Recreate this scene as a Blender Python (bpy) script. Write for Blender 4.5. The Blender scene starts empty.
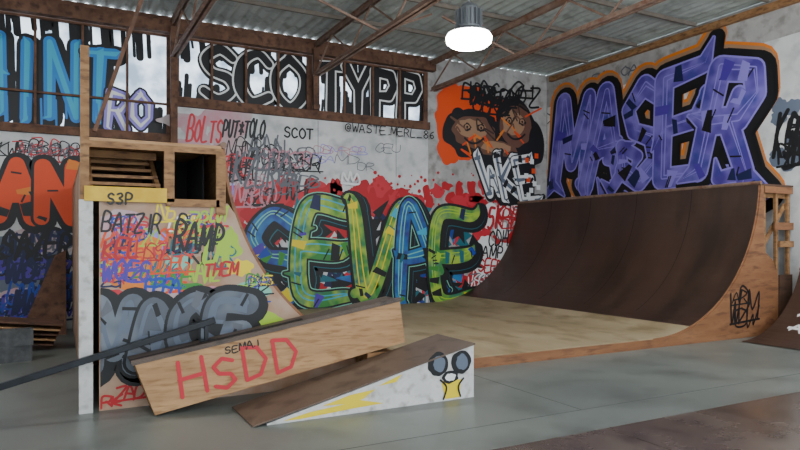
import bpy, math, random
from mathutils import Vector, Matrix
random.seed(7)
F=640.0; HOR=241.0; H=1.5; YAW=math.radians(28.12)
S,C=math.sin(YAW),math.cos(YAW)
def ray(px,py):
    t=(px-400)/F
    return Vector((S+C*t, C-S*t, (HOR-py)/F))
CAM=Vector((0,0,H))
def at(px,py,d): return CAM+ray(px,py)*d

# ---------- materials ----------
def lin(h):
    h=h.lstrip('#'); v=[int(h[i:i+2],16)/255 for i in (0,2,4)]
    return tuple((x/12.92 if x<=.04045 else ((x+.055)/1.055)**2.4) for x in v)
M={}
def mat(name,c,c2=None,scale=3,rough=.75,metal=0,lo=.4,hi=.65,detail=6,stretch=(1,1,1),bump=0,c3=None,scale3=12,emit=0,spec=.4,bscale=40,rvar=0):
    m=bpy.data.materials.new(name); m.use_nodes=True; M[name]=m
    nt=m.node_tree; N=nt.nodes; L=nt.links; b=N['Principled BSDF']
    b.inputs['Roughness'].default_value=rough; b.inputs['Metallic'].default_value=metal
    b.inputs['Specular IOR Level'].default_value=spec
    col=lin(c)+(1,)
    b.inputs['Base Color'].default_value=col
    tc=N.new('ShaderNodeTexCoord'); mp=N.new('ShaderNodeMapping'); mp.inputs['Scale'].default_value=stretch
    L.new(tc.outputs['Object'],mp.inputs['Vector'])
    if c2:
        n=N.new('ShaderNodeTexNoise'); n.inputs['Scale'].default_value=scale; n.inputs['Detail'].default_value=detail
        n.inputs['Roughness'].default_value=.62
        L.new(mp.outputs[0],n.inputs['Vector'])
        r=N.new('ShaderNodeValToRGB'); r.color_ramp.elements[0].position=lo; r.color_ramp.elements[1].position=hi
        r.color_ramp.elements[0].color=col; r.color_ramp.elements[1].color=lin(c2)+(1,)
        L.new(n.outputs['Fac'],r.inputs['Fac']); out=r.outputs['Color']
        if c3:
            n2=N.new('ShaderNodeTexNoise'); n2.inputs['Scale'].default_value=scale3; n2.inputs['Detail'].default_value=8
            L.new(mp.outputs[0],n2.inputs['Vector'])
            r2=N.new('ShaderNodeValToRGB'); r2.color_ramp.elements[0].position=.5; r2.color_ramp.elements[1].position=.68
            L.new(n2.outputs['Fac'],r2.inputs['Fac'])
            mx=N.new('ShaderNodeMix'); mx.data_type='RGBA'
            L.new(r2.outputs['Color'],mx.inputs['Factor']); L.new(out,mx.inputs['A']); mx.inputs['B'].default_value=lin(c3)+(1,)
            out=mx.outputs['Result']
        L.new(out,b.inputs['Base Color'])
        if rvar:
            mr=N.new('ShaderNodeMapRange'); mr.inputs['To Min'].default_value=rough-rvar; mr.inputs['To Max'].default_value=rough+rvar
            mr.inputs['From Min'].default_value=.3; mr.inputs['From Max'].default_value=.7
            L.new(n.outputs['Fac'],mr.inputs['Value']); L.new(mr.outputs[0],b.inputs['Roughness'])
    if bump:
        n3=N.new('ShaderNodeTexNoise'); n3.inputs['Scale'].default_value=bscale; n3.inputs['Detail'].default_value=5
        L.new(mp.outputs[0],n3.inputs['Vector'])
        bp=N.new('ShaderNodeBump'); bp.inputs['Strength'].default_value=bump; bp.inputs['Distance'].default_value=.01
        L.new(n3.outputs['Fac'],bp.inputs['Height']); L.new(bp.outputs[0],b.inputs['Normal'])
    if emit:
        b.inputs['Emission Color'].default_value=col; b.inputs['Emission Strength'].default_value=emit
    return m
mat('wall_white','#b5b6b6','#c8c8c7',scale=1.3,c3='#9d9fa0',scale3=3,rough=.85,bump=.15)
mat('wall_concrete','#92908e','#a5a3a0',scale=2,c3='#7d7a76',scale3=5,rough=.9,bump=.3)
mat('concrete_floor','#656b67','#727772',scale=.5,c3='#5a5f5b',scale3=1.5,rough=.36,rvar=.08,bump=.05,spec=.5)
mat('ply_flat','#918163','#a19175',scale=1.2,c3='#7c6c4f',scale3=3,rough=.6,stretch=(1,.5,1))
mat('ply','#9a7550','#ae885e',scale=3,c3='#835e3a',scale3=8,rough=.65,stretch=(.6,.6,4))
mat('ply_side','#9c7f69','#ab9280',scale=1.6,c3='#94694a',scale3=2.5,rough=.7)
mat('ply_orange','#795033','#8a6040',scale=3,c3='#623f29',scale3=6,rough=.65,stretch=(.6,.6,3))
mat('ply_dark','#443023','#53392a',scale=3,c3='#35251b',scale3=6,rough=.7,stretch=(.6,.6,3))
mat('lumber','#7f5b39','#97714a',scale=4,c3='#5f4229',scale3=9,rough=.7,stretch=(1,1,3))
mat('old_timber','#523728','#694a39',scale=4,c3='#3e2a1f',scale3=9,rough=.8)
mat('purlin','#5d564e','#6a6259',scale=4,rough=.8)
mat('rust_steel','#735d50','#8a7263',scale=6,c3='#6e4c3a',scale3=10,rough=.6,metal=.15)
mat('skatelite','#36251e','#453228',scale=.8,c3='#2d2019',scale3=1.3,rough=.42,rvar=.08,stretch=(.35,1.2,.35),spec=.5)
mat('skatelite_top','#57483d','#675649',scale=2.5,c3='#42362e',scale3=5,rough=.5)
mat('box_top_ply','#4b3d34','#5a4b41',scale=2.5,c3='#382e28',scale3=5,rough=.5)
mat('floor_panel','#524640','#5f534b',scale=1.0,c3='#483e39',scale3=3,rough=.27,rvar=.1,spec=.5)
mat('seam','#1d1613',rough=.8)
mat('floor_joint','#464b49',rough=.8)
mat('rail_steel','#101317','#1a1f25',scale=8,rough=.4,metal=.4)
mat('ceiling_metal','#959b97','#a5aba6',scale=1.5,c3='#80867f',scale3=4,rough=.6)
mat('white_paint','#bab9b7','#cac9c6',scale=5,c3='#989592',scale3=10,rough=.7)
mat('yellow_paint','#c09a1a','#d0aa30',scale=6,rough=.6)
mat('painted_shade','#0e0d0d',rough=.95)
mat('grey_block','#4a4c4e','#5c5e60',scale=9,rough=.9,bump=.5)
mat('lamp_alu','#7c8084',rough=.4,metal=.5)
mat('lamp_lens','#fffdf8',emit=35)
for n,c in dict(black='#0c0c0f',white='#d4d5d4',red='#a40e1a',redl='#b42430',orange='#cc4008',orange2='#cc701a',blue='#103a98',navy='#101a44',purple='#452d94',teal='#0e5c6a',cyan='#309cbc',green='#307c28',lime='#92b42c',pink='#b07884',grey='#565961',brown='#604032',brownd='#33251e',yellow='#d4bc14',mint='#70b09a',lav='#8478c8',skyb='#2674b8',slate='#566070',tan='#947256').items():
    mat('paint_'+n,c,rough=.55)
mat('paint_blue2','#0e3482','#1d6ca0',scale=2.2,lo=.4,hi=.6,detail=2,c3='#282674',scale3=2.6,rough=.5)
mat('paint_green2','#2a762f','#94ae3a',scale=2.2,lo=.4,hi=.6,detail=2,c3='#155f5a',scale3=2.6,rough=.5)
mat('paint_violet','#44338a','#7466b8',scale=1.6,lo=.4,hi=.6,detail=2,c3='#2e3886',scale3=1.8,rough=.5)
mat('paint_silver','#464d58','#68707b',scale=2.2,lo=.4,hi=.62,detail=2,rough=.5)
mat('paint_pinkhaze','#ada1a1','#b3828c',scale=2.5,lo=.4,hi=.62,rough=.7)
def glassmat():
    m=bpy.data.materials.new('painted_glass'); m.use_nodes=True; M['glass']=m
    nt=m.node_tree;N=nt.nodes;L=nt.links;N.clear()
    o=N.new('ShaderNodeOutputMaterial');d=N.new('ShaderNodeBsdfDiffuse');t=N.new('ShaderNodeBsdfTranslucent');mx=N.new('ShaderNodeMixShader')
    tc=N.new('ShaderNodeTexCoord');n=N.new('ShaderNodeTexNoise');n.inputs['Scale'].default_value=3;n.inputs['Detail'].default_value=6
    r=N.new('ShaderNodeValToRGB');r.color_ramp.elements[0].position=.35;r.color_ramp.elements[1].position=.6
    r.color_ramp.elements[0].color=(.5,.56,.62,1);r.color_ramp.elements[1].color=(.92,.95,.98,1)
    L.new(tc.outputs['Object'],n.inputs['Vector']);L.new(n.outputs['Fac'],r.inputs['Fac'])
    L.new(r.outputs[0],d.inputs['Color']);L.new(r.outputs[0],t.inputs['Color'])
    mx.inputs[0].default_value=.88;L.new(d.outputs[0],mx.inputs[1]);L.new(t.outputs[0],mx.inputs[2]);L.new(mx.outputs[0],o.inputs['Surface'])
glassmat()

# ---------- mesh builder ----------
def link(ob,parent=None):
    bpy.context.scene.collection.objects.link(ob)
    if parent: ob.parent=parent
    return ob
def empty(name,loc=(0,0,0)):
    e=bpy.data.objects.new(name,None); e.empty_display_size=.2; e.location=loc; return link(e)
class MB:
    def __init__(s): s.v=[];s.f=[];s.m=[];s.mats=[];s.sm=[]
    def mi(s,n):
        if n not in s.mats: s.mats.append(n)
        return s.mats.index(n)
    def face(s,pts,m,smooth=False):
        b=len(s.v); s.v+= [tuple(p) for p in pts]; s.f.append(tuple(range(b,b+len(pts)))); s.m.append(s.mi(m)); s.sm.append(smooth)
    def hexa(s,P,m):
        b=len(s.v); s.v+=[tuple(p) for p in P]
        for q in ((0,3,2,1),(4,5,6,7),(0,1,5,4),(1,2,6,5),(2,3,7,6),(3,0,4,7)):
            s.f.append(tuple(b+i for i in q)); s.m.append(s.mi(m)); s.sm.append(False)
    def box(s,lo,hi,m):
        x0,y0,z0=lo;x1,y1,z1=hi
        s.hexa([(x0,y0,z0),(x1,y0,z0),(x1,y1,z0),(x0,y1,z0),(x0,y0,z1),(x1,y0,z1),(x1,y1,z1),(x0,y1,z1)],m)
    def beam(s,p0,p1,w,h,m,up=(0,0,1)):
        p0=Vector(p0);p1=Vector(p1);d=(p1-p0).normalized();u=Vector(up)
        if abs(d.dot(u))>.95:u=Vector((0,1,0))
        a=d.cross(u).normalized()*w/2;b=a.cross(d).normalized()*h/2
        s.hexa([p0-a-b,p0+a-b,p1+a-b,p1-a-b,p0-a+b,p0+a+b,p1+a+b,p1-a+b],m)
    def cyl(s,p0,p1,r,m,n=16,r1=None,cap=True):
        p0=Vector(p0);p1=Vector(p1);r1=r if r1 is None else r1
        d=(p1-p0).normalized();u=Vector((0,0,1)) if abs(d.z)<.9 else Vector((1,0,0))
        a=d.cross(u).normalized();b=d.cross(a)
        A=[p0+(a*math.cos(t)+b*math.sin(t))*r for t in [2*math.pi*i/n for i in range(n)]]
        B=[p1+(a*math.cos(t)+b*math.sin(t))*r1 for t in [2*math.pi*i/n for i in range(n)]]
        for i in range(n):
            j=(i+1)%n; s.face([A[i],A[j],B[j],B[i]],m,True)
        if cap: s.face(A[::-1],m); s.face(B,m)
    def prism(s,poly,y0,y1,m,mside=None):   # poly in XZ
        a=[(x,y0,z) for x,z in poly];b=[(x,y1,z) for x,z in poly]
        s.face(a,m);s.face(b[::-1],m)
        n=len(poly)
        for i in range(n):
            j=(i+1)%n; s.face([a[j],a[i],b[i],b[j]],mside or m)
    def build(s,name,parent=None,bevel=0):
        me=bpy.data.meshes.new(name); me.from_pydata(s.v,[],s.f)
        for n in s.mats: me.materials.append(M[n])
        me.polygons.foreach_set('material_index',s.m); me.polygons.foreach_set('use_smooth',s.sm)
        me.update(); ob=bpy.data.objects.new(name,me); link(ob,parent)
        if bevel:
            bv=ob.modifiers.new('b','BEVEL');bv.width=bevel;bv.segments=2;bv.limit_method='ANGLE'
        return ob

# ---------- paint system ----------
FONT={
'A':[[(0,0),(.45,1),(.95,0)],[(.18,.38),(.8,.4)]],'B':[[(0,0),(.03,1),(.6,.98),(.75,.76),(.55,.54),(.05,.5)],[(.5,.53),(.9,.35),(.75,.05),(0,0)]],
'C':[[(.9,.82),(.55,1),(.12,.78),(.05,.3),(.4,0),(.92,.15)]],'D':[[(.05,0),(.05,1),(.6,.93),(.9,.5),(.6,.06),(.05,0)]],
'E':[[(.9,1),(.05,.97),(.05,.02),(.95,0)],[(.05,.5),(.75,.52)]],'F':[[(.95,1),(.05,.95),(.08,0)],[(.05,.52),(.7,.55)]],
'G':[[(.9,.85),(.5,1),(.08,.7),(.08,.25),(.5,0),(.9,.15),(.9,.45),(.55,.45)]],'H':[[(.05,0),(.08,1)],[(.9,0),(.88,1)],[(.05,.5),(.9,.52)]],
'I':[[(.5,0),(.5,1)]],'J':[[(.8,1),(.8,.2),(.45,0),(.1,.2)]],'K':[[(.05,0),(.08,1)],[(.9,1),(.1,.48),(.95,0)]],'L':[[(.08,1),(.05,.02),(.9,0)]],
'M':[[(0,0),(.1,1),(.5,.22),(.9,1),(1,0)]],'N':[[(.05,0),(.08,1),(.88,0),(.92,1)]],'O':[[(.5,1),(.08,.7),(.08,.28),(.5,0),(.92,.28),(.92,.7),(.5,1)]],
'P':[[(.05,0),(.08,1),(.75,.95),(.88,.7),(.65,.46),(.08,.45)]],'Q':[[(.5,1),(.08,.7),(.08,.28),(.5,0),(.92,.28),(.92,.7),(.5,1)],[(.6,.3),(1,-.1)]],
'R':[[(.05,0),(.08,1),(.72,.95),(.85,.73),(.6,.5),(.08,.48)],[(.45,.48),(.95,0)]],'S':[[(.88,.85),(.5,1),(.12,.78),(.3,.54),(.75,.44),(.88,.2),(.5,0),(.08,.14)]],
'T':[[(0,.97),(1,1)],[(.52,.98),(.48,0)]],'U':[[(.05,1),(.08,.25),(.45,0),(.88,.25),(.9,1)]],'V':[[(0,1),(.45,0),(.95,1)]],'W':[[(0,1),(.25,0),(.5,.65),(.75,0),(1,1)]],
'X':[[(0,1),(.95,0)],[(.95,1),(0,0)]],'Y':[[(0,1),(.48,.5),(.95,1)],[(.48,.5),(.45,0)]],'Z':[[(.05,1),(.9,1),(.05,0),(.95,0)]],
'0':[[(.5,1),(.12,.7),(.12,.28),(.5,0),(.88,.28),(.88,.7),(.5,1)]],'1':[[(.3,.8),(.55,1),(.5,0)]],'2':[[(.1,.8),(.5,1),(.85,.75),(.1,0),(.9,0)]],
'3':[[(.1,.9),(.6,1),(.8,.75),(.4,.53),(.85,.3),(.5,0),(.08,.1)]],'5':[[(.85,1),(.2,1),(.15,.58),(.65,.6),(.85,.3),(.5,0),(.1,.08)]],
'6':[[(.8,.95),(.3,.75),(.1,.3),(.5,0),(.85,.25),(.5,.5),(.15,.35)]],'8':[[(.5,.52),(.15,.77),(.5,1),(.85,.77),(.5,.52),(.1,.25),(.5,0),(.9,.25),(.5,.52)]],'9':[[(.85,.7),(.5,.5),(.15,.72),(.5,1),(.85,.75),(.7,0)]],
'*':[[(.5,.9),(.5,.2)],[(.1,.75),(.9,.35)],[(.1,.35),(.9,.75)]],'@':[[(.7,.35),(.45,.3),(.35,.5),(.5,.7),(.7,.62),(.7,.32),(.95,.4),(.9,.85),(.5,1),(.08,.75),(.08,.25),(.5,0),(.85,.1)]],
'.':[[(.4,0),(.5,.04)]],'_':[[(0,0),(1,0)]],"^":[[(0,.2),(.1,.9),(.35,.4),(.5,1),(.65,.4),(.9,.9),(1,.2),(0,.2)]]}
def smooth(pts,n=5):
    if len(pts)<3:return pts
    out=[];P=[pts[0]]+list(pts)+[pts[-1]]
    for i in range(1,len(P)-2):
        a,b,c,d=P[i-1],P[i],P[i+1],P[i+2]
        for k in range(n):
            t=k/n
            out.append(tuple(.5*((2*b[j])+(-a[j]+c[j])*t+(2*a[j]-5*b[j]+4*c[j]-d[j])*t*t+(-a[j]+3*b[j]-3*c[j]+d[j])*t**3) for j in range(len(b))))
    out.append(pts[-1]);return out
LAY=.0012
class Paint:
    def __init__(s,o,u,v,n,base=.004,umin=-99,umax=99,vmin=-99,vmax=99):
        s.o=Vector(o);s.u=Vector(u).normalized();s.v=Vector(v).normalized();s.n=Vector(n).normalized();s.mb=MB();s.base=base;s.umin=umin;s.umax=umax;s.vmin=vmin;s.vmax=vmax;s.cnt=0
    def p(s,px,py):
        r=ray(px,py);k=(s.o-CAM).dot(s.n)/r.dot(s.n);q=CAM+r*k-s.o
        return q.dot(s.u),q.dot(s.v)
    def poly(s,pts,m,l=0):
        s.cnt+=1; l+=(s.cnt%17)*.016     # every lick of paint sits a hair above the last: no coplanar faces
        s.mb.face([s.o+s.u*min(s.umax,max(s.umin,a))+s.v*min(s.vmax,max(s.vmin,b))+s.n*(s.base+LAY*l) for a,b in pts],m)
    def blob(s,cx,cy,rx,ry,m,l=0,n=18,jit=.15,rot=0):
        pts=[]
        for i in range(n):
            t=2*math.pi*i/n;k=1+random.uniform(-jit,jit);x=rx*k*math.cos(t);y=ry*k*math.sin(t)
            pts.append((cx+x*math.cos(rot)-y*math.sin(rot),cy+x*math.sin(rot)+y*math.cos(rot)))
        s.poly(smooth(pts+[pts[0]],3)[:-1],m,l)
    def stroke(s,pts,w,m,l=0,jn=10):
        n=len(pts)
        W=w if isinstance(w,list) else [w]*n
        for i in range(n-1):
            (x0,y0),(x1,y1)=pts[i][:2],pts[i+1][:2];dx,dy=x1-x0,y1-y0;L=math.hypot(dx,dy)
            if L<1e-6:continue
            nx,ny=-dy/L,dx/L;a,b=W[i]/2,W[i+1]/2
            s.poly([(x0+nx*a,y0+ny*a),(x0-nx*a,y0-ny*a),(x1-nx*b,y1-ny*b),(x1+nx*b,y1+ny*b)],m,l)
        if jn:
            for i in range(n):
                r=W[i]/2
                if r<.004: continue
                s.poly([(pts[i][0]+r*math.cos(2*math.pi*k/jn),pts[i][1]+r*math.sin(2*math.pi*k/jn)) for k in range(jn)],m,l+.3)
    def tag(s,word,u,v,h,m,w=.02,asp=.62,slant=.15,sp=1.22,jit=.06,l=3,sm=True,rise=0):
        x=u
        for i,ch in enumerate(word):
            if ch==' ': x+=h*asp*.6;continue
            jy=random.uniform(-jit,jit)*h;sc=1+random.uniform(-jit,jit)*2
            for st in FONT.get(ch,[]):
                q=[(x+(a*asp+slant*b)*h*sc+random.uniform(-jit,jit)*h*.3, v+jy+b*h*sc+random.uniform(-jit,jit)*h*.3+rise*(x-u)) for a,b in st]
                s.stroke(smooth(q) if sm else q,w,m,l,jn=6)
            x+=h*asp*sp*(.6 if ch in 'I.1' else 1)
        return x
    def tagbox(s,word,px0,py0,px1,py1,m,w=.02,**k):
        u0,v0=s.p(px0,py0);u1,v1=s.p(px1,py1)
        h=abs(s.p(px0,py1)[1]-v0);n=max(1,len(word));asp=(u1-u0)/(n*1.22*h)
        s.tag(word,u0,v0,h,m,w,asp=asp,**k)
    def scrib(s,px,py,wpx,hpx,m,w=.02,l=2.5,n=None):
        u0,v0=s.p(px-wpx/2,py);u1,_=s.p(px+wpx/2,py);h=abs(s.p(px,py-hpx/2)[1]-s.p(px,py+hpx/2)[1])
        k=max(2,int(wpx/8));cw=(u1-u0)/k
        for i in range(k):
            cx=u0+cw*(i+.5);st=random.choice(list('ASRKEMNZOBDPGUHW'))
            for q in FONT[st]:
                pts=[(cx+(a-.5)*cw*1.15+(b-.5)*h*.15+random.uniform(-.08,.08)*h,v0+(b-.5)*h+random.uniform(-.12,.12)*h) for a,b in q]
                s.stroke(smooth(pts,4),w,m,l,jn=6)
        if random.random()<.3:
            s.stroke([(u0-.03,v0-h*.6),(u1+.05,v0-h*.5)],w,m,l+.1,jn=6)
    def piece(s,word,u0,v0,u1,v1,w,base,per,l0=2,ov=1.12,bounce=.06,rot=.08,sm=False,ext=.5,jn=16,slant=0,extra=0,wj=.22,facet=None):
        n=len(word);cw=(u1-u0)/n;h=v1-v0;L=[]
        for i,ch in enumerate(word):
            G=[];cx=u0+cw*(i+.5);th=random.uniform(-rot,rot);jy=random.uniform(-bounce,bounce)*h
            hh=h*(1+random.uniform(-bounce,bounce))*.85;ww=cw*ov*.8
            for st in FONT[ch]:
                q=[]
                for a,b in st:
                    x=(a-.48)*ww+slant*(b-.5)*hh;y=(b-.5)*hh
                    q.append((cx+x*math.cos(th)-y*math.sin(th),(v0+v1)/2+jy+x*math.sin(th)+y*math.cos(th)))
                W=[w*random.uniform(1-wj,1+wj) for _ in q]
                if ext:
                    for e in (0,-1):
                        a=Vector(q[e]);b=Vector(q[1 if e==0 else -2]);d=(a-b).normalized();d=Matrix.Rotation(random.choice([-1,1])*random.uniform(.3,1.1),2)@d
                        t=a+d*w*ext*2.0
                        if e==0:q=[tuple(t)]+q;W=[.02]+W
                        else:q=q+[tuple(t)];W=W+[.02]
                if sm:
                    q3=[(a,b,c) for (a,b),c in zip(q,W)];q3=smooth(q3,8);q=[(a,b) for a,b,c in q3];W=[max(.01,c) for a,b,c in q3]
                G.append((q,W))
            for k in range(extra):
                q0,_=random.choice(G);a=Vector(random.choice(q0));d=Vector((random.uniform(-1,1),random.uniform(-1,1))).normalized()
                b=a+d*w*1.3;c=b+Vector((d.y,-d.x))*w*.9
                G.append(([tuple(a),tuple(b),tuple(c)],[w*.65,w*.55,.02]))
            L.append(G)
        k=l0
        for (ew,dx,dy,m) in base:
            for G in L:
                for (q,W) in G: s.stroke([(a+dx,b+dy) for a,b in q],[max(.006,x+ew) for x in W],m,k,jn=jn)
            k+=1
        for i in range(len(L)):
            for (ew,dx,dy,m) in per(i):
                for (q,W) in L[i]:
                    s.stroke([(a+dx,b+dy) for a,b in q],[(x+ew) if x+ew>.006 else .006 for x in W],m,k,jn=jn)
                k+=.7
            if facet:   # crossing cuts, chips and flashes of other colours inside the strokes
                for (q,W) in L[i]:
                    nf=max(2,int(len(q)*(.35 if sm else 1.4)))
                    for _ in range(nf):
                        j=random.randrange(len(q)-1);t=random.random()
                        a=Vector(q[j]).lerp(Vector(q[j+1]),t);ww_=W[j]*(1-t)+W[j+1]*t
                        if ww_<w*.5: continue
                        d=Vector(q[j+1])-Vector(q[j])
                        if d.length<1e-5: continue
                        d.normalize();nn=Vector((-d.y,d.x));mm=random.choice(facet)
                        if random.random()<.55:
                            o1=nn*ww_*.48;s.poly([tuple(a-o1),tuple(a-o1+d*ww_*random.uniform(.2,.5)),tuple(a+o1*.6+d*ww_*random.uniform(.3,.7)),tuple(a+o1*.9)],mm,k)
                        else:
                            s.stroke([tuple(a-nn*ww_*.48),tuple(a+nn*ww_*.1+d*ww_*.25)],.03,'paint_black',k+.1,jn=0)
                k+=.7
        return k
    def build(s,name,parent=None): return s.mb.build(name,parent)
def same(*layers): return lambda i:list(layers)

BY=12.3; RX=10.7; TOP=5.6
# ---------- room shell ----------
mb=MB(); mb.box((-4,-5,-.1),(RX+.2,BY+.2,0),'concrete_floor')
mb.box((-4,4.25,0),(RX,4.258,.001),'floor_joint');mb.box((4.1,4.26,0),(4.108,6.2,.001),'floor_joint')
mb.build('floor')
mb=MB()
mb.box((-4,BY,0),(1.84,BY+.2,3.36),'wall_white'); mb.box((1.84,BY,0),(7.28,BY+.2,4.0),'wall_white')
mb.box((7.28,BY,0),(RX+.2,BY+.2,TOP),'wall_concrete'); mb.box((-4,BY,5.3),(7.28,BY+.2,TOP),'old_timber')
mb.build('wall_back')
mb=MB(); mb.box((RX,-5,0),(RX+.2,BY,TOP),'wall_concrete'); mb.build('wall_right')
mb=MB(); mb.box((-4.2,-5,0),(-4,BY+.2,TOP),'wall_white'); mb.build('wall_left')
mb=MB(); x=-4.2;st=.035;per=.2
pts=[]
while x<RX+.2:
    pts.append((x,TOP+.06+.022*math.sin(2*math.pi*x/per)));x+=st
for a,b in zip(pts,pts[1:]):
    mb.face([(a[0],-5,a[1]),(b[0],-5,b[1]),(b[0],BY+.2,b[1]),(a[0],BY+.2,a[1])],'ceiling_metal',True)
mb.face([(-4.2,-5,TOP+.15),(-4.2,BY+.2,TOP+.15),(RX+.2,BY+.2,TOP+.15),(RX+.2,-5,TOP+.15)],'ceiling_metal')
mb.build('ceiling')
mb=MB(); mb.box((1.84,BY-.1,3.97),(7.28,BY-.003,4.13),'old_timber'); mb.build('trim_1')
mb=MB(); mb.box((-4,BY-.1,3.3),(1.8,BY-.003,3.42),'old_timber'); mb.build('trim_2')
mb=MB(); mb.box((-4,BY-.16,5.27),(7.4,BY-.003,5.48),'old_timber'); mb.build('trim_3')
mb=MB(); mb.box((RX-.1,-5,5.4),(RX-.003,BY-.2,5.52),'lumber'); mb.build('trim_4')
def window(name,x0,x1,z0,z1,nx,zm):
    e=empty(name)
    g=MB(); g.box((x0,BY+.11,z0),(x1,BY+.12,z1),'glass'); g.build('painted_panes',e)
    f=MB()
    for k in range(nx+1):
        x=x0+(x1-x0)*k/nx; w=.05 if k in (0,nx) else .02
        f.box((x-w,BY+.01,z0),(x+w,BY+.075,z1),'old_timber')
    for z in [z0+.02,z1-.02]+zm: f.box((x0,BY+.015,z-.018),(x1,BY+.07,z+.018),'old_timber')
    f.build('frame',e)
    return e
w1=window('window_1',-3.9,1.8,3.42,5.27,8,[4.0])
w2=window('window_2',1.92,4.5,4.13,5.27,4,[])
w3=window('window_3',4.62,7.24,4.13,5.27,4,[])
def back(base=.004,y=BY,**k): return Paint((0,y,0),(1,0,0),(0,0,1),(0,-1,0),base,**k)
def drips(P,u0,u1,n,z0=4.15,z1=5.25):
    for k in range(n):
        u=random.uniform(u0,u1)
        if random.random()<.5: P.stroke([(u,z0),(u+.02,z0+random.uniform(.1,.6))],random.uniform(.04,.14),'paint_black',1)
        else: P.stroke([(u,z1),(u+.02,z1-random.uniform(.1,.5))],random.uniform(.04,.14),'paint_black',1)
P=back(.002,BY+.11,vmin=4.14,vmax=5.26)
P.piece('SCO',2.35,4.14,4.45,5.26,.19,[(.16,.02,-.02,'paint_black')],same((.05,0,0,'paint_white'),(-.02,0,0,'paint_black')),sm=True,ext=.0,rot=.03,bounce=.02,ov=1.2)
drips(P,1.95,4.45,46)
P.build('window_lettering_sco',w2)
P=back(.002,BY+.11,vmin=4.14,vmax=5.26)
P.piece('TYPP',4.68,4.14,7.2,5.26,.19,[(.16,.02,-.02,'paint_black')],same((.05,0,0,'paint_white'),(-.02,0,0,'paint_black')),ext=.1,rot=.03,bounce=.02,ov=1.1)
drips(P,4.7,7.2,50)
P.build('window_lettering_typp',w3)
P=back(.002,BY+.11,vmin=3.43,vmax=5.26)
P.piece('HINT',-1.3,3.5,.9,4.95,.17,[(.2,.03,-.03,'paint_black')],same((.06,0,0,'paint_black'),(.02,0,0,'paint_skyb'),(-.09,0,0,'paint_cyan')),ext=.3,rot=.03,ov=1.1)
for k in range(16): 
    u=random.uniform(-1.0,.9);P.stroke([(u,3.9),(u+.01,3.9-random.uniform(.2,.45))],.035,'paint_skyb',12)
P.piece('RO',.75,3.5,1.5,4.2,.12,[(.1,0,0,'paint_black')],same((.03,0,0,'paint_lav'),(-.07,0,0,'paint_white')),ext=.3,l0=14)
drips(P,-.9,1.75,54,3.43)
P.build('window_lettering_blue',w1)

# ---------- trusses ----------
def truss(x,name='roof_truss'):
    m=MB();y0,y1=-4.9,BY-.2
    for dx in (-.03,.03):
        m.beam((x+dx,y0,5.42),(x+dx,y1,5.42),.012,.09,'rust_steel'); m.beam((x+dx*1.5,y0,5.46),(x+dx*1.5,y1,5.46),.05,.01,'rust_steel')
        m.beam((x+dx,y0,4.84),(x+dx,y1,4.84),.012,.08,'rust_steel'); m.beam((x+dx*1.5,y0,4.8),(x+dx*1.5,y1,4.8),.05,.01,'rust_steel')
    n=20;dy=(y1-y0)/n
    for i in range(n):
        a=y0+dy*i;b=a+dy
        p,q=((x,a,4.86),(x,b,5.4)) if i%2==0 else ((x,a,5.4),(x,b,4.86))
        m.cyl(p,q,.018,'rust_steel',8)
    for y in (1.2,5.2,9.2):
        for sx in (-1,1):
            m.beam((x,y,4.86),(x+sx*1.25,y+.5,5.5),.035,.035,'rust_steel')
    return m.build(name)
for x in (-.88,1.84,4.56,7.28): truss(x)
m=MB(); y=-4.6
while y<BY-.3:
    m.box((-3.98,y-.025,5.53),(RX-.12,y+.025,5.6),'purlin'); y+=1.4
m.build('roof_purlins')
for x,z0 in ((1.84,3.0),(4.56,4.13)):
    m=MB(); m.box((x-.06,BY-.26 if z0<4 else BY-.24,z0),(x+.06,BY-.165,5.35),'old_timber'); m.build('timber_post')

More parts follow.
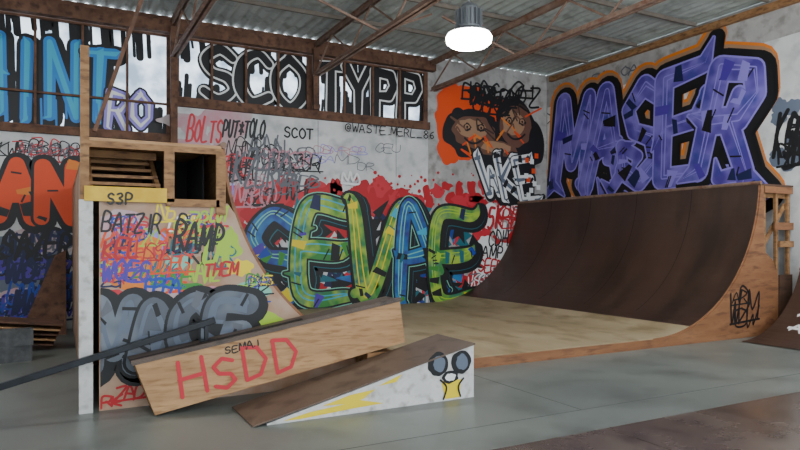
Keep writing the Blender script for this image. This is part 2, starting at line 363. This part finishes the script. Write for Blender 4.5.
# ---------- mini ramp ----------
R=2.4; ZF=.13; YF=6.25; YB=12.26; XL=3.82; XR=7.37; ZC=2.41
ramp=empty('mini_ramp',(0,0,0))
m=MB(); m.box((XL,YF,.01),(XR,YB,ZF),'ply_flat')
m.box((XL,YF-.02,0),(XR,YF,ZF-.012),'ply_orange')
for y in (7.45,8.65,9.85,11.05): m.box((XL,y,ZF),(XR,y+.006,ZF+.001),'ply')
m.build('flat_bottom',ramp)
amax=math.acos((R-(ZC-ZF))/R)
def arc(side,n=28,r=R):
    out=[]
    for i in range(n+1):
        a=amax*i/n; dx=r*math.sin(a); z=ZF+R-r*math.cos(a)
        out.append(((XR+dx) if side>0 else (XL-dx),z))
    return out
for side in (1,-1):
    m=MB();A=arc(side);B=arc(side,r=R+.03)
    for (a,b,c,d) in zip(A,A[1:],B,B[1:]):
        mt='ply_flat' if a[1]<ZF+.11 else 'skatelite'
        for k in range(10):
            y0=YF+(YB-YF)*k/10;y1=YF+(YB-YF)*(k+1)/10
            q=[(a[0],y0,a[1]),(b[0],y0,b[1]),(b[0],y1,b[1]),(a[0],y1,a[1])]
            m.face(q if side<0 else q[::-1],mt,True)
        m.face([(a[0],YF,a[1]),(b[0],YF,b[1]),(d[0],YF,d[1]),(c[0],YF,c[1])],'ply_orange')
        m.face([(c[0],YF,c[1]),(d[0],YF,d[1]),(d[0],YB,d[1]),(c[0],YB,c[1])],'ply')
    m.build('transition_surface',ramp)
    m=MB();A2=arc(side,r=R-.0025)
    for y in (7.45,8.65,9.85,11.05):
        for a,b in list(zip(A2,A2[1:]))[8:]:
            m.face([(a[0],y,a[1]),(b[0],y,b[1]),(b[0],y+.009,b[1]),(a[0],y+.009,a[1])],'seam')
    m.build('panel_seams',ramp)
    m=MB(); x=XR+R*math.sin(amax)+.02 if side>0 else XL-R*math.sin(amax)-.02
    m.cyl((x,YF-.03,ZC+.01),(x,YB,ZC+.01),.032,'rust_steel'); m.build('coping',ramp)
m=MB();A=arc(1,r=R+.03)
poly=[(XR,0)]+[(x,z) for x,z in A]+[(9.87,ZC-.03),(9.87,1.35),(10.1,1.2),(10.25,.9),(10.25,0)]
m.prism(poly,YF-.02,YF,'ply_orange'); m.build('side_panel_right',ramp)
m=MB(); m.box((9.8,YF-.02,ZC-.03),(RX-.04,YB,ZC),'ply_dark'); m.build('deck_right',ramp)
m=MB()
for y in (YF+.02,6.9,7.5,8.1,8.7,9.9,11.1,12.1):
    for x in (9.92,10.25,RX-.13): m.box((x,y,0),(x+.06,y+.045,ZC-.035),'lumber')
    m.box((9.9,y+.045,2.2),(RX-.06,y+.085,2.34),'lumber'); 
    m.beam((9.95,y+.07,1.35),(RX-.1,y+.07,2.1),.03,.07,'lumber')
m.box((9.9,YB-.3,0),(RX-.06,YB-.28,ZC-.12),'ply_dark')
m.box((9.9,YF-.02,2.27),(RX-.05,YF+.015,ZC-.035),'ply_orange')
m.box((10.15,YF-.03,1.68),(RX-.05,YF-.002,1.8),'ply_orange');m.box((10.28,YF-.035,1.4),(RX-.05,YF-.002,1.5),'lumber')
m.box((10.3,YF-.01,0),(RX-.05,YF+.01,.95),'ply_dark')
m.build('deck_framing_right',ramp)
XD=.22; xc=XL-R*math.sin(amax)
m=MB();A=arc(-1,r=R+.03)
poly=[(XD+.1,0),(XL,0)]+[(x,z) for x,z in A if z<1.86]+[(A[-4][0],1.86),(XD+.1,1.86)]
m.prism(poly,YF-.02,YF,'ply_side'); m.build('side_panel_left',ramp)
m=MB(); m.box((XD,YF-.03,ZC-.03),(xc-.04,YB,ZC),'ply'); m.box((XD,YF-.045,ZC-.085),(xc-.03,YF-.005,ZC-.03),'lumber');m.build('deck_left',ramp)
m=MB()
m.box((XD-.06,YF-.06,0),(XD+.05,YF+.02,1.86),'white_paint')
m.box((XD-.05,YF-.055,1.86),(XD+.02,YF+.015,3.2),'lumber')
m.box((.86,YF-.05,1.86),(.95,YF-.005,ZC-.085),'lumber'); m.box((1.33,YF-.05,1.75),(1.42,YF-.005,ZC-.085),'lumber')
for k in range(5):
    z=2.27-.085*k; y=YF+.02+.32*(4-k)*.55
    m.box((XD+.02,y,z),(.86,y+.1,z+.028),'lumber')
for k,y in enumerate((6.75,7.2,7.65,8.1)):
    m.box((XD+.02,y,2.3),(.86,y+.045,2.37),'lumber')
m.beam((.84,YF+.06,1.9),(.84,YF+.85,2.34),.04,.07,'lumber');m.beam((XD+.04,YF+.06,1.9),(XD+.04,YF+.85,2.34),.04,.07,'lumber')
m.box((XD-.02,YF-.075,1.85),(.88,YF-.05,1.98),'yellow_paint')
m.box((.88,YF-.05,1.82),(1.36,YF-.015,1.89),'lumber')
m.build('deck_framing_left',ramp)
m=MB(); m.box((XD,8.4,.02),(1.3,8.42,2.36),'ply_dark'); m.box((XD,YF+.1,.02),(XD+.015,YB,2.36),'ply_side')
m.box((1.26,YF+.25,1.7),(1.275,8.3,2.36),'painted_shade');m.box((.9,YF+.3,1.88),(.915,8.3,2.24),'painted_shade');m.box((.93,7.3,1.7),(1.25,7.32,2.36),'painted_shade')  # near-black sheets paint in the shade inside the tower opening
m.build('tower_sheets_and_shade',ramp)
m=MB(); m.beam((.28,YF-.1,2.45),(1.0,YF-.1,4.75),.035,.06,'old_timber')
m.build('diagonal_brace',ramp)

# ---------- graffiti : left tower panel ----------
P=Paint((0,YF-.02,0),(1,0,0),(0,0,1),(0,-1,0),.003,umin=.33,vmin=.01,vmax=1.84)
def B(P,a,b,c,d):
    u0,v0=P.p(a,b);u1,v1=P.p(c,d);return u0,v0,u1,v1
def pc(P,word,px0,py0,px1,py1,w,base,per,**k):
    u0,_=P.p(px0,py0);u1,_=P.p(px1,py0);um=(px0+px1)/2
    v0=P.p(um,py0)[1];v1=P.p(um,py1)[1]
    return P.piece(word,u0,v0,u1,v1,w,base,per,**k)
for (px,py,rx,ry,c) in ((130,262,.3,.24,'orange2'),(160,300,.35,.14,'pinkhaze'),(120,225,.25,.12,'pinkhaze'),(205,270,.2,.16,'tan'),(228,245,.13,.14,'lime'),(250,290,.2,.1,'mint'),(195,225,.16,.1,'yellow'),(150,240,.14,.1,'lav'),(110,300,.14,.1,'redl'),(215,295,.2,.08,'pink'),(240,268,.12,.08,'yellow'),(180,258,.12,.1,'mint'),(260,320,.2,.08,'lime'),(135,235,.15,.1,'cyan'),(165,275,.14,.1,'redl'),(190,290,.14,.06,'green')):
    u,v=P.p(px,py);P.blob(u,v,rx,ry,'paint_'+c,random.choice([0,.3,.6,.9]),jit=.2)
cols=['red','black','navy','purple','blue','lime','redl','green','teal','yellow','white','orange']
for k in range(44):
    px=random.uniform(106,222);py=random.uniform(210,288)
    if px>212 and py<226: continue
    P.scrib(px,py,random.uniform(16,40),random.uniform(9,18),'paint_'+random.choice(cols),random.uniform(.012,.026),l=1.5+k*.03)
for k in range(8): P.scrib(random.uniform(236,266),random.uniform(278,302),20,9,'paint_'+random.choice(cols),.015,l=2)
P.tagbox('BATZIR',101,232,165,214,'paint_black',.02,l=4); P.tagbox('KEL',102,258,140,240,'paint_red',.026,l=4)
P.tagbox('RAMP',172,250,225,222,'paint_black',.03,l=4); P.tagbox('LAF',204,262,236,240,'paint_lime',.045,l=3.5)
P.tagbox('THEM',204,276,238,264,'paint_red',.022,l=4);P.tagbox('WOES',101,280,150,262,'paint_purple',.026,l=4)
P.tagbox('LOY',210,222,228,202,'paint_lime',.024,l=4)
pc(P,'MACE',92,364,250,300,.2,[(.16,.02,-.02,'paint_black')],same((.055,0,0,'paint_black'),(.0,0,0,'paint_silver'),(-.15,-.02,.02,'paint_slate')),sm=True,ext=0,l0=5,ov=1.25,rot=.05,wj=.1,facet=['paint_slate','paint_grey','paint_black'])
P.scrib(130,394,30,12,'paint_red',.02,l=4);P.scrib(112,402,20,10,'paint_red',.02,l=4)
P.build('panel_graffiti_left',ramp)
P=Paint((0,YF-.075,0),(1,0,0),(0,0,1),(0,-1,0),.002)
P.tagbox('S3P',107,204,134,193,'paint_black',.018,slant=.05,jit=.02); P.build('yellow_board_lettering',ramp)
P=Paint((0,YF-.02,0),(1,0,0),(0,0,1),(0,-1,0),.003)
P.scrib(744,306,26,30,'paint_black',.032); P.scrib(746,318,22,20,'paint_black',.028);P.scrib(740,298,14,12,'paint_black',.024)
P.build('panel_graffiti_right',ramp)

# ---------- back wall murals ----------
P=back(vmin=.01)
for k in range(190):
    px=random.uniform(234,488);py=random.choice([random.uniform(186,215),random.uniform(196,295)])
    u,v=P.p(px,py); P.blob(u,v,random.uniform(.08,.26),random.uniform(.08,.24),random.choice(['paint_red','paint_red','paint_redl']),random.choice([0,.3,.6]),n=10,jit=.3)
for k in range(130):
    u,v=P.p(random.uniform(232,506),random.uniform(172,220));r=random.uniform(.015,.045);P.blob(u,v,r,r,'paint_red',1,n=7)
for k in range(190):
    u,v=P.p(random.uniform(250,472),random.uniform(212,300));a=random.uniform(0,6.3);L_=random.uniform(.25,.55)
    P.stroke([(u,v),(u+L_*math.cos(a),v+L_*math.sin(a))],[random.uniform(.2,.38),.02],random.choice(['paint_black','paint_navy','paint_teal','paint_black','paint_blue2','paint_black']),2+k*.01,jn=0)
fills=[('paint_blue2','paint_mint'),('paint_green2','paint_cyan'),('paint_green2','paint_yellow'),('paint_blue2','paint_mint'),('paint_green2','paint_lime')]
def per(i):
    a,b=fills[i%5]
    return [(.18,.06,-.06,'paint_black'),(.12,0,0,'paint_mint' if i%2 else 'paint_black'),(.08,0,0,'paint_black'),(.0,0,0,a),(-.2,-.02,.03,b),(-.25,-.02,.03,a)]
pc(P,'SEVAE',250,302,474,202,.31,[(.3,.1,-.1,'paint_black'),(.2,.07,-.07,'paint_teal')],per,ext=.5,rot=.16,ov=1.3,l0=5,extra=2,sm=True,facet=['paint_blue','paint_cyan','paint_lime','paint_green','paint_navy','paint_purple','paint_teal','paint_black','paint_yellow'])
for k in range(34):
    u,v=P.p(285+k*5.6,random.uniform(293,301))
    P.stroke([(u,v),(u+.12,v+.12)],.07,random.choice(['paint_teal','paint_black','paint_cyan','paint_black']),4.6,jn=0)
u,v=P.p(345,184);P.tag('^',u-.1,v-.05,.3,'paint_white',.045,asp=1.3,slant=0,jit=0,l=42)
for k in range(12): P.stroke([(4.2+k*.3,.3),(4.2+k*.3,.011)],.04,'paint_teal',1)
P.build('graffiti_mural_centre')
P=back()
for k in range(26):
    u,v=P.p(random.uniform(180,240),random.uniform(112,205));P.blob(u,v,random.uniform(.15,.4),random.uniform(.1,.3),'paint_pinkhaze',random.choice([0,.3,.6]))
P.tagbox('SCOT',284,137,314,127,'paint_black',.035,slant=0,jit=.02,l=5)
P.tagbox('PUT*TOLO',222,136,264,118,'paint_black',.04,l=4); P.tagbox('BOLTS',186,140,222,116,'paint_redl',.04,l=4)
P.tagbox('KZERO',232,184,288,152,'paint_grey',.05)
for k in range(26):
    px=random.uniform(184,310);py=random.uniform(146,196)
    P.scrib(px,py,random.uniform(20,50),random.uniform(10,24),'paint_'+random.choice(['black','grey','pink','redl','grey','black','lav']),random.uniform(.015,.04),l=1.5)
for k in range(8): P.scrib(random.uniform(320,400),random.uniform(145,178),random.uniform(14,26),8,'paint_'+random.choice(['grey','lav','pink']),.015,l=1.5)
P.tagbox('9O5K',470,228,503,206,'paint_red',.07,jit=.03,l=4); P.tagbox('CDH',488,246,508,232,'paint_black',.04,l=4)
P.tagbox('RAMP',474,258,504,246,'paint_black',.04,l=4); P.tagbox('SEED',478,272,502,260,'paint_red',.045,l=4)
P.tagbox('2ST',395,196,410,188,'paint_red',.03,l=4)
for x in (318,396):
    u,_=P.p(x,200);P.stroke([(u,3.95),(u,2.9)],.012,'paint_grey',0)
for k in range(16):
    u,v=P.p(random.uniform(476,512),random.uniform(200,288));P.blob(u,v,.24,.2,'paint_red',0)
for k in range(9):
    u,v=P.p(random.uniform(482,506),random.uniform(212,275));P.blob(u,v,.24,.22,'paint_white',1.3)
for k in range(8): P.scrib(random.uniform(478,504),random.uniform(270,292),22,14,'paint_'+random.choice(['black','white','grey']),.03,l=2.5)
P.build('graffiti_tags_centre')
P=back(.003,BY-.1)
P.tagbox('@WASTE.MERL_86',345,131,438,123,'paint_black',.022,slant=.05,jit=.03);P.build('trim_lettering')
P=back(umax=RX-.02)
for (px,py,rx,ry) in ((452,106,.4,.55),(470,102,.5,.4),(450,125,.4,.55),(495,110,.55,.3),(449,148,.3,.4),(462,150,.35,.25)):
    u,v=P.p(px,py);P.blob(u,v,rx,ry,'paint_orange',0,jit=.12)
for (px,py,rx,ry) in ((474,134,.72,.5),(515,128,.6,.6),(500,150,.8,.35),(462,132,.35,.45),(530,145,.35,.5)):
    u,v=P.p(px,py);P.blob(u,v,rx+.08,ry+.08,'paint_black',1,jit=.1)
for (px,py,rx,ry) in ((474,132,.6,.38),(515,126,.48,.48),(498,150,.62,.22)):
    u,v=P.p(px,py);P.blob(u,v,rx,ry,'paint_brown',2,jit=.1);P.blob(u-.05,v+.06,rx*.7,ry*.6,'paint_tan',2.5,jit=.15)
for (px,py) in ((467,127),(481,128),(509,121),(522,122)):
    u,v=P.p(px,py);P.blob(u,v,.11,.09,'paint_black',3);P.blob(u,v+.01,.07,.05,'paint_tan',4);P.blob(u,v,.03,.03,'paint_black',5)
for (px,py) in ((474,139),(516,135)):
    u,v=P.p(px,py);P.stroke(smooth([(u-.26,v),(u-.1,v-.1),(u+.1,v-.08),(u+.26,v+.03)]),.05,'paint_black',4)
for k in range(26):
    u,v=P.p(random.uniform(455,538),random.uniform(108,157));P.stroke(smooth([(u,v),(u+random.uniform(-.3,.3),v+.1),(u+random.uniform(-.3,.3),v-.15)]),.04,'paint_'+random.choice(['black','brownd','brown','orange2','orange']),3.5)
for k in range(9): P.scrib(random.uniform(476,530),random.uniform(88,108),random.uniform(20,34),random.uniform(12,20),'paint_black',.05,l=6)
P.tagbox('OZ',514,104,542,84,'paint_black',.05)
u0,v0=P.p(480,154);u1,v1=P.p(535,160);u2,v2=P.p(534,204);u3,v3=P.p(500,206);u4,v4=P.p(478,172)
P.poly([(u0,v0),(u1,v1),(u2,v2),(u3,v3),(u4,v4)],'paint_black',2.8)
pc(P,'WKE',481,202,534,154,.2,[(.12,.02,-.02,'paint_black')],same((.05,0,0,'paint_black'),(0,0,0,'paint_white'),(-.14,0,0,'paint_slate')),l0=6.5,ext=.4,slant=-.15,ov=1.35,rot=.2,facet=['paint_black','paint_slate'])
for k in range(12):
    u,v=P.p(random.uniform(520,536),random.uniform(156,204));P.poly([(u,v),(u+.12,v),(u+.12,v+.12),(u,v+.12)],random.choice(['paint_white','paint_orange']),16)
for k in range(10):
    u,v=P.p(random.uniform(505,530),random.uniform(200,235));P.blob(u,v,.2,.2,'paint_white',.4+k*.05)
for k in range(8): P.scrib(random.uniform(505,524),random.uniform(205,240),20,16,'paint_'+random.choice(['black','red','grey']),.035,l=2)
P.build('graffiti_mural_characters')
P=back(vmin=.005)
for k in range(16):
    u,v=P.p(random.uniform(0,80),random.uniform(230,300));P.blob(u,v,.3,.16,random.choice(['paint_slate','paint_pinkhaze']),random.choice([0,.3,.6]))
pc(P,'AN',-4,222,77,162,.27,[(.2,.02,-.02,'paint_black')],same((.09,0,0,'paint_black'),(0,0,0,'paint_orange')),l0=3,ext=0.15,rot=.03,bounce=.02,ov=1.15,facet=['paint_black','paint_orange2'])
for k in range(30): P.scrib(random.uniform(0,78),random.uniform(232,314),random.uniform(24,50),random.uniform(12,26),'paint_'+random.choice(['black','navy','navy','purple','blue','black','grey']),random.uniform(.03,.055),l=1.5+k*.03)
for k in range(12): P.scrib(random.uniform(4,78),random.uniform(140,156),random.uniform(16,34),random.uniform(8,14),'paint_'+random.choice(['black','grey','redl']),.02,l=1.5)
for w,a,b,c,d,mm,t in (('SAZER',0,258,72,232,'paint_black',.06),('WOIK',4,284,70,258,'paint_navy',.06),('IMAD',8,314,50,292,'paint_navy',.05)):
    P.tagbox(w,a,b,c,d,mm,t,l=6)
for k in range(8): P.stroke([(-1.5+k*.2,.35),(-1.5+k*.2,.006)],.03,'paint_navy',1)
P.build('graffiti_tags_west')

# ---------- right wall mural ----------
P=Paint((RX,BY,0),(0,-1,0),(0,0,1),(-1,0,0),.004,umin=.03)
P.poly([(0.03,.01),(13,.01),(13,5.05),(0.03,4.8)],'wall_white',-1)
ua,_=P.p(558,150);ub,_=P.p(758,150)
vb=P.p(660,186)[1];vt=P.p(660,72)[1]
def perv(i): return [(.2,.06,-.06,'paint_black'),(.07,0,0,'paint_lav'),(.0,0,0,'paint_violet'),(-.3,.03,.03,'paint_lav'),(-.35,.03,.03,'paint_violet')]
P.piece('MASER',ua,vb,ub,vt,.4,[(.5,.0,.03,'paint_orange2'),(.42,.02,.01,'paint_tan'),(.36,.04,-.03,'paint_black')],perv,ext=.6,rot=.14,ov=1.3,l0=1,slant=.1,extra=3,wj=.25,facet=['paint_navy','paint_lav','paint_purple','paint_black','paint_navy','paint_lav'])
for k in range(10):
    u,v=P.p(random.uniform(775,798),random.uniform(105,165));P.blob(u,v,.14,.12,'paint_slate',.5+k*.05)
P.tagbox('KSR',774,162,804,118,'paint_black',.07,jit=.1,rise=-.1,l=2);
for k in range(5): P.scrib(random.uniform(786,804),random.uniform(112,172),20,20,'paint_black',.04,l=2)
for px,py in ((600,80),(630,72),(552,120),(690,56)): P.scrib(px,py,16,9,'paint_grey',.03,l=.5)
P.build('graffiti_mural_violet')

# ---------- kicker wedge ----------
kick=empty('kicker_ramp')
x0,x1,y0,y1,hz=1.5,3.53,5.1,5.785,.5
m=MB()
m.hexa([(x0,y0,0),(x1,y0,0),(x1,y1,0),(x0,y1,0),(x0,y0,.012),(x1,y0,hz),(x1,y1,hz),(x0,y1,.012)],'white_paint')
m.build('wedge_body',kick)
m=MB(); m.hexa([(x0-.12,y0-.01,0.002),(x1+.01,y0-.01,hz+.002),(x1+.01,y1,hz+.002),(x0-.12,y1,.002),(x0-.12,y0-.01,.012),(x1+.01,y0-.01,hz+.018),(x1+.01,y1,hz+.018),(x0-.12,y1,.012)],'skatelite_top')
m.build('riding_surface',kick)
P=Paint((0,y0,0),(1,0,0),(0,0,1),(0,-1,0),.003)
def yb(pts): P.poly([P.p(*q) for q in pts],'paint_yellow',0)
yb([(283,421),(310,412),(345,404),(372,395),(360,400),(384,403),(355,408),(330,413),(300,419)])
yb([(322,406),(350,395),(376,389),(362,399),(345,404)]);yb([(378,386),(402,374),(396,382)])
for px,py in ((438,364),(461,362)):
    u,v=P.p(px,py)
    P.blob(u,v,.112,.112,'paint_black',1,jit=.05);P.blob(u+.01,v,.065,.075,'paint_slate',2,jit=.1)
u,v=P.p(450,377);P.blob(u,v,.09,.06,'paint_black',3,jit=.1);P.blob(u,v,.06,.035,'paint_white',4,jit=.1)
yb([(441,381),(461,379),(459,397),(445,399)])
P.stroke(smooth([P.p(440,380),P.p(446,387),P.p(443,399)]),.018,'paint_black',5);P.stroke(smooth([P.p(463,378),P.p(458,386),P.p(460,396)]),.018,'paint_black',5)
P.build('wedge_graffiti',kick)

# ---------- tilted box ----------
bx=empty('grind_box')
bl=Vector((.73,5.8,.01));br=Vector((3.16,5.8,.455));tl=Vector((.57,5.8,.455));tr=Vector((3.1,5.8,.88))
dv=Vector((0,.35,0))
m=MB(); m.hexa([bl,br,br+dv,bl+dv,tl,tr,tr+dv,tl+dv],'ply'); m.build('box_body',bx,bevel=.004)
ux=(tr-tl).normalized();up=(tl-bl).normalized()
m=MB();a=tl-ux*.02+Vector((0,-.01,0));b=tr+ux*.02+Vector((0,-.01,0));dv2=Vector((0,.37,0));k=up*.022
m.hexa([a,b,b+dv2,a+dv2,a+k,b+k,b+dv2+k,a+dv2+k],'box_top_ply');m.build('box_top',bx)
m=MB(); m.beam(a+k*1.3+Vector((0,.03,0)),b+k*1.3+Vector((0,.03,0)),.04,.02,'box_top_ply')
m.beam(a+k*1.4+Vector((0,.09,0)),tl*.4+tr*.6+k*1.8+Vector((0,.09,0)),.05,.012,'seam')
m.build('edge_angle_iron',bx)
m=MB(); m.box((2.75,5.84,0),(3.05,6.12,.37),'lumber'); m.build('support_block',bx)
vv=Vector((-ux.z,0,ux.x))
P=Paint(bl,ux,vv,(0,-1,0),.003)
u0,v0=P.p(182,402);u1,_=P.p(306,372)
P.tag('HSDD',u0,.08,.29,'paint_redl',.036,asp=(u1-u0)/(4*1.22*.29),slant=.0,jit=.04,sm=False)
u0,v0=P.p(226,360);P.tag('SEMAJ',u0,.37,.06,'paint_black',.012,asp=.9,slant=.1)
P.build('box_lettering',bx)

# ---------- grind rail (its upper foot is bolted to the box top) ----------
rl=empty('grind_rail')
p1=at(215,320,5.88);p0=at(-110,421,4.9)
m=MB();m.beam(p0,p1,.06,.055,'rail_steel');m.build('bar',rl,bevel=.005)
m=MB()
p=p1+(p0-p1).normalized()*.08
zt=.455+.168*(p.x-.57)+.028
m.beam((p.x,p.y,zt),(p.x,p.y,p.z-.02),.035,.035,'rail_steel');m.box((p.x-.06,p.y-.05,zt),(p.x+.06,p.y+.05,zt+.012),'rail_steel')
p=p0-(p0-p1).normalized()*.1
m.beam((p.x,p.y,.005),(p.x,p.y,p.z-.02),.04,.04,'rail_steel');m.box((p.x-.12,p.y-.1,0),(p.x+.12,p.y+.1,.012),'rail_steel')
m.build('posts',rl)

# ---------- side quarter pipe against right wall ----------
qp=empty('quarter_pipe'); r=1.6;X0=8.95;ya,ybk=2.2,6.0
n=16;am=math.asin(1.5/r)
A=[(X0+r*math.sin(am*i/n),r-r*math.cos(am*i/n)+.012) for i in range(n+1)]
m=MB()
for a,b in zip(A,A[1:]):
    m.face([(a[0],ybk,a[1]),(b[0],ybk,b[1]),(b[0],ya,b[1]),(a[0],ya,a[1])],'skatelite',True)
m.build('riding_surface',qp)
m=MB()
for y in (ya,ybk-.02):
    m.prism([(X0,0)]+[(x,z-.014) for x,z in A[1:]]+[(RX-.04,A[-1][1]-.014),(RX-.04,0)],y+.002,y+.02,'ply_orange')
m.box((A[-1][0],ya,A[-1][1]-.03),(RX-.03,ybk,A[-1][1]-.005),'ply')
m.cyl((A[-1][0],ya,A[-1][1]),(A[-1][0],ybk,A[-1][1]),.03,'rust_steel')
m.build('sides_and_deck',qp)
m=MB()
for y in (4.8,3.6):
    for a,b in zip(A,A[1:]): m.face([(a[0]-.002,y,a[1]+.002),(b[0]-.002,y,b[1]+.002),(b[0]-.002,y+.01,b[1]+.002),(a[0]-.002,y+.01,a[1]+.002)],'seam')
def on(s,y):
    a=am*s;return (X0+(r-.003)*math.sin(a),y,r-(r-.003)*math.cos(a)+.013)
for st in ([(.55,5.75),(.62,5.6),(.55,5.5),(.48,5.6),(.42,5.45)],[(.62,5.4),(.45,5.38)],[(.55,5.3),(.62,5.2),(.45,5.15),(.5,5.3)],[(.4,5.75),(.38,5.2)],[(.36,5.7),(.44,5.62),(.34,5.5),(.42,5.4)]):
    q=smooth(st,5)
    for (s0,y0_),(s1,y1_) in zip(q,q[1:]):
        d=Vector((s1-s0,y1_-y0_)).normalized();nx=Vector((-d.y,d.x))*.016
        m.face([on(s0-nx.x,y0_-nx.y),on(s1-nx.x,y1_-nx.y),on(s1+nx.x,y1_+nx.y),on(s0+nx.x,y0_+nx.y)],'paint_white')
m.build('seams_and_scrawl',qp)

# ---------- brown floor panels ----------
m=MB()
xs=[2.6,3.85,5.1,6.35,7.6,8.85]
ys=[3.72,2.5,1.28,.06]
for i in range(5):
    for j in range(3):
        m.box((xs[i]+.004,ys[j+1]+.004,0),(xs[i+1]-.004,ys[j]-.004,.012),'floor_panel')
m.build('skate_floor_panels')

# ---------- clutter left ----------
e=empty('plywood_stack')
m=MB()
for k in range(5):
    c=Vector((-1.2+k*.03,10.4-k*.04,.12+k*.07)); 
    m.beam(c+Vector((-1.2,0,.22)),c+Vector((1.15,-.1,-.05)),.6,.02+.004*(k%2),'ply' if k%2 else 'old_timber')
m.build('boards',e)
m=MB(); m.box((-2.2,10.15,0),(-2.0,10.6,.28),'lumber');m.build('bearer',e)
def block(x,y,z,name='cinder_block',rz=0):
    m=MB();w,d,h=.4,.2,.2
    m.box((-w/2,-d/2,0),(w/2,-d/2+.035,h),'grey_block');m.box((-w/2,d/2-.035,0),(w/2,d/2,h),'grey_block')
    for k in (-w/2,-.0175,w/2-.035): m.box((k,-d/2+.035,0),(k+.035,d/2-.035,h),'grey_block')
    o=m.build(name);o.location=(x,y,z);o.rotation_euler=(0,0,rz)
block(-.5,9.3,0,rz=.2);block(-.48,9.3,.2,rz=.1);block(-.95,9.4,0,rz=1.2)
m=MB(); m.hexa([(-.55,11.6,.0),(.12,11.6,.0),(.12,11.63,.0),(-.55,11.63,.0),(-.05,12.2,1.25),(.12,12.2,1.35),(.12,12.23,1.35),(-.05,12.23,1.25)],'old_timber'); m.build('leaning_board')

# ---------- lamps ----------
def lamp(lx,ly,lz,pw):
    L=empty('high_bay_lamp')
    m=MB()
    prof=[(.26,0.03),(.27,.05),(.2,.08),(.13,.12),(.125,.36),(.1,.4),(.04,.44)]
    for (ra,za),(rb,zb) in zip(prof,prof[1:]):
        m.cyl((lx,ly,lz+za),(lx,ly,lz+zb),ra,'lamp_alu',28,r1=rb,cap=False)
    for k in range(16):
        a=k*math.pi/8;m.beam((lx+.12*math.cos(a),ly+.12*math.sin(a),lz+.24),(lx+.17*math.cos(a),ly+.17*math.sin(a),lz+.24),.008,.2,'lamp_alu')
    m.cyl((lx,ly,lz+.44),(lx,ly,5.6),.015,'lamp_alu',8);m.build('housing',L)
    m=MB()
    pr=[(.26,0.05),(.29,0.0),(.28,-.06),(.23,-.1),(.12,-.13),(.0,-.14)]
    for (ra,za),(rb,zb) in zip(pr,pr[1:]): m.cyl((lx,ly,lz+za),(lx,ly,lz+zb),ra,'lamp_lens',28,r1=max(rb,.001),cap=False)
    m.build('lens',L)
    l=bpy.data.lights.new('lamp_light','POINT');l.energy=pw;l.shadow_soft_size=.1;l.color=(.97,.99,1)
    o=bpy.data.objects.new('lamp_light',l);o.location=(lx,ly,lz-.28);link(o,L)
lamp(4.53,6.65,4.04,170)
for x,y in ((.3,1.6),(6.5,1.2),(9.3,4.4),(-2.4,7.2)): lamp(x,y,4.3,160)  # unseen extra lamps, added with fittings to brighten the ceiling and room
l=bpy.data.lights.new('doorway_daylight','AREA');l.energy=520;l.shape='RECTANGLE';l.size=11;l.size_y=4.5;l.color=(.89,.95,1)
o=bpy.data.objects.new('doorway_daylight',l);o.location=(3,-4.6,2.6);o.rotation_euler=(math.radians(90),0,0);link(o)
w=bpy.data.worlds.new('World');bpy.context.scene.world=w;w.use_nodes=True
bg=w.node_tree.nodes['Background'];bg.inputs[0].default_value=(.83,.92,1,1);bg.inputs[1].default_value=3.6

cam=bpy.data.cameras.new('Camera');co=bpy.data.objects.new('Camera',cam);link(co)
cam.sensor_width=36;cam.lens=F/800*36;cam.shift_y=(HOR-225)/800
co.location=CAM;co.rotation_euler=(math.radians(90),0,-YAW)
bpy.context.scene.camera=co
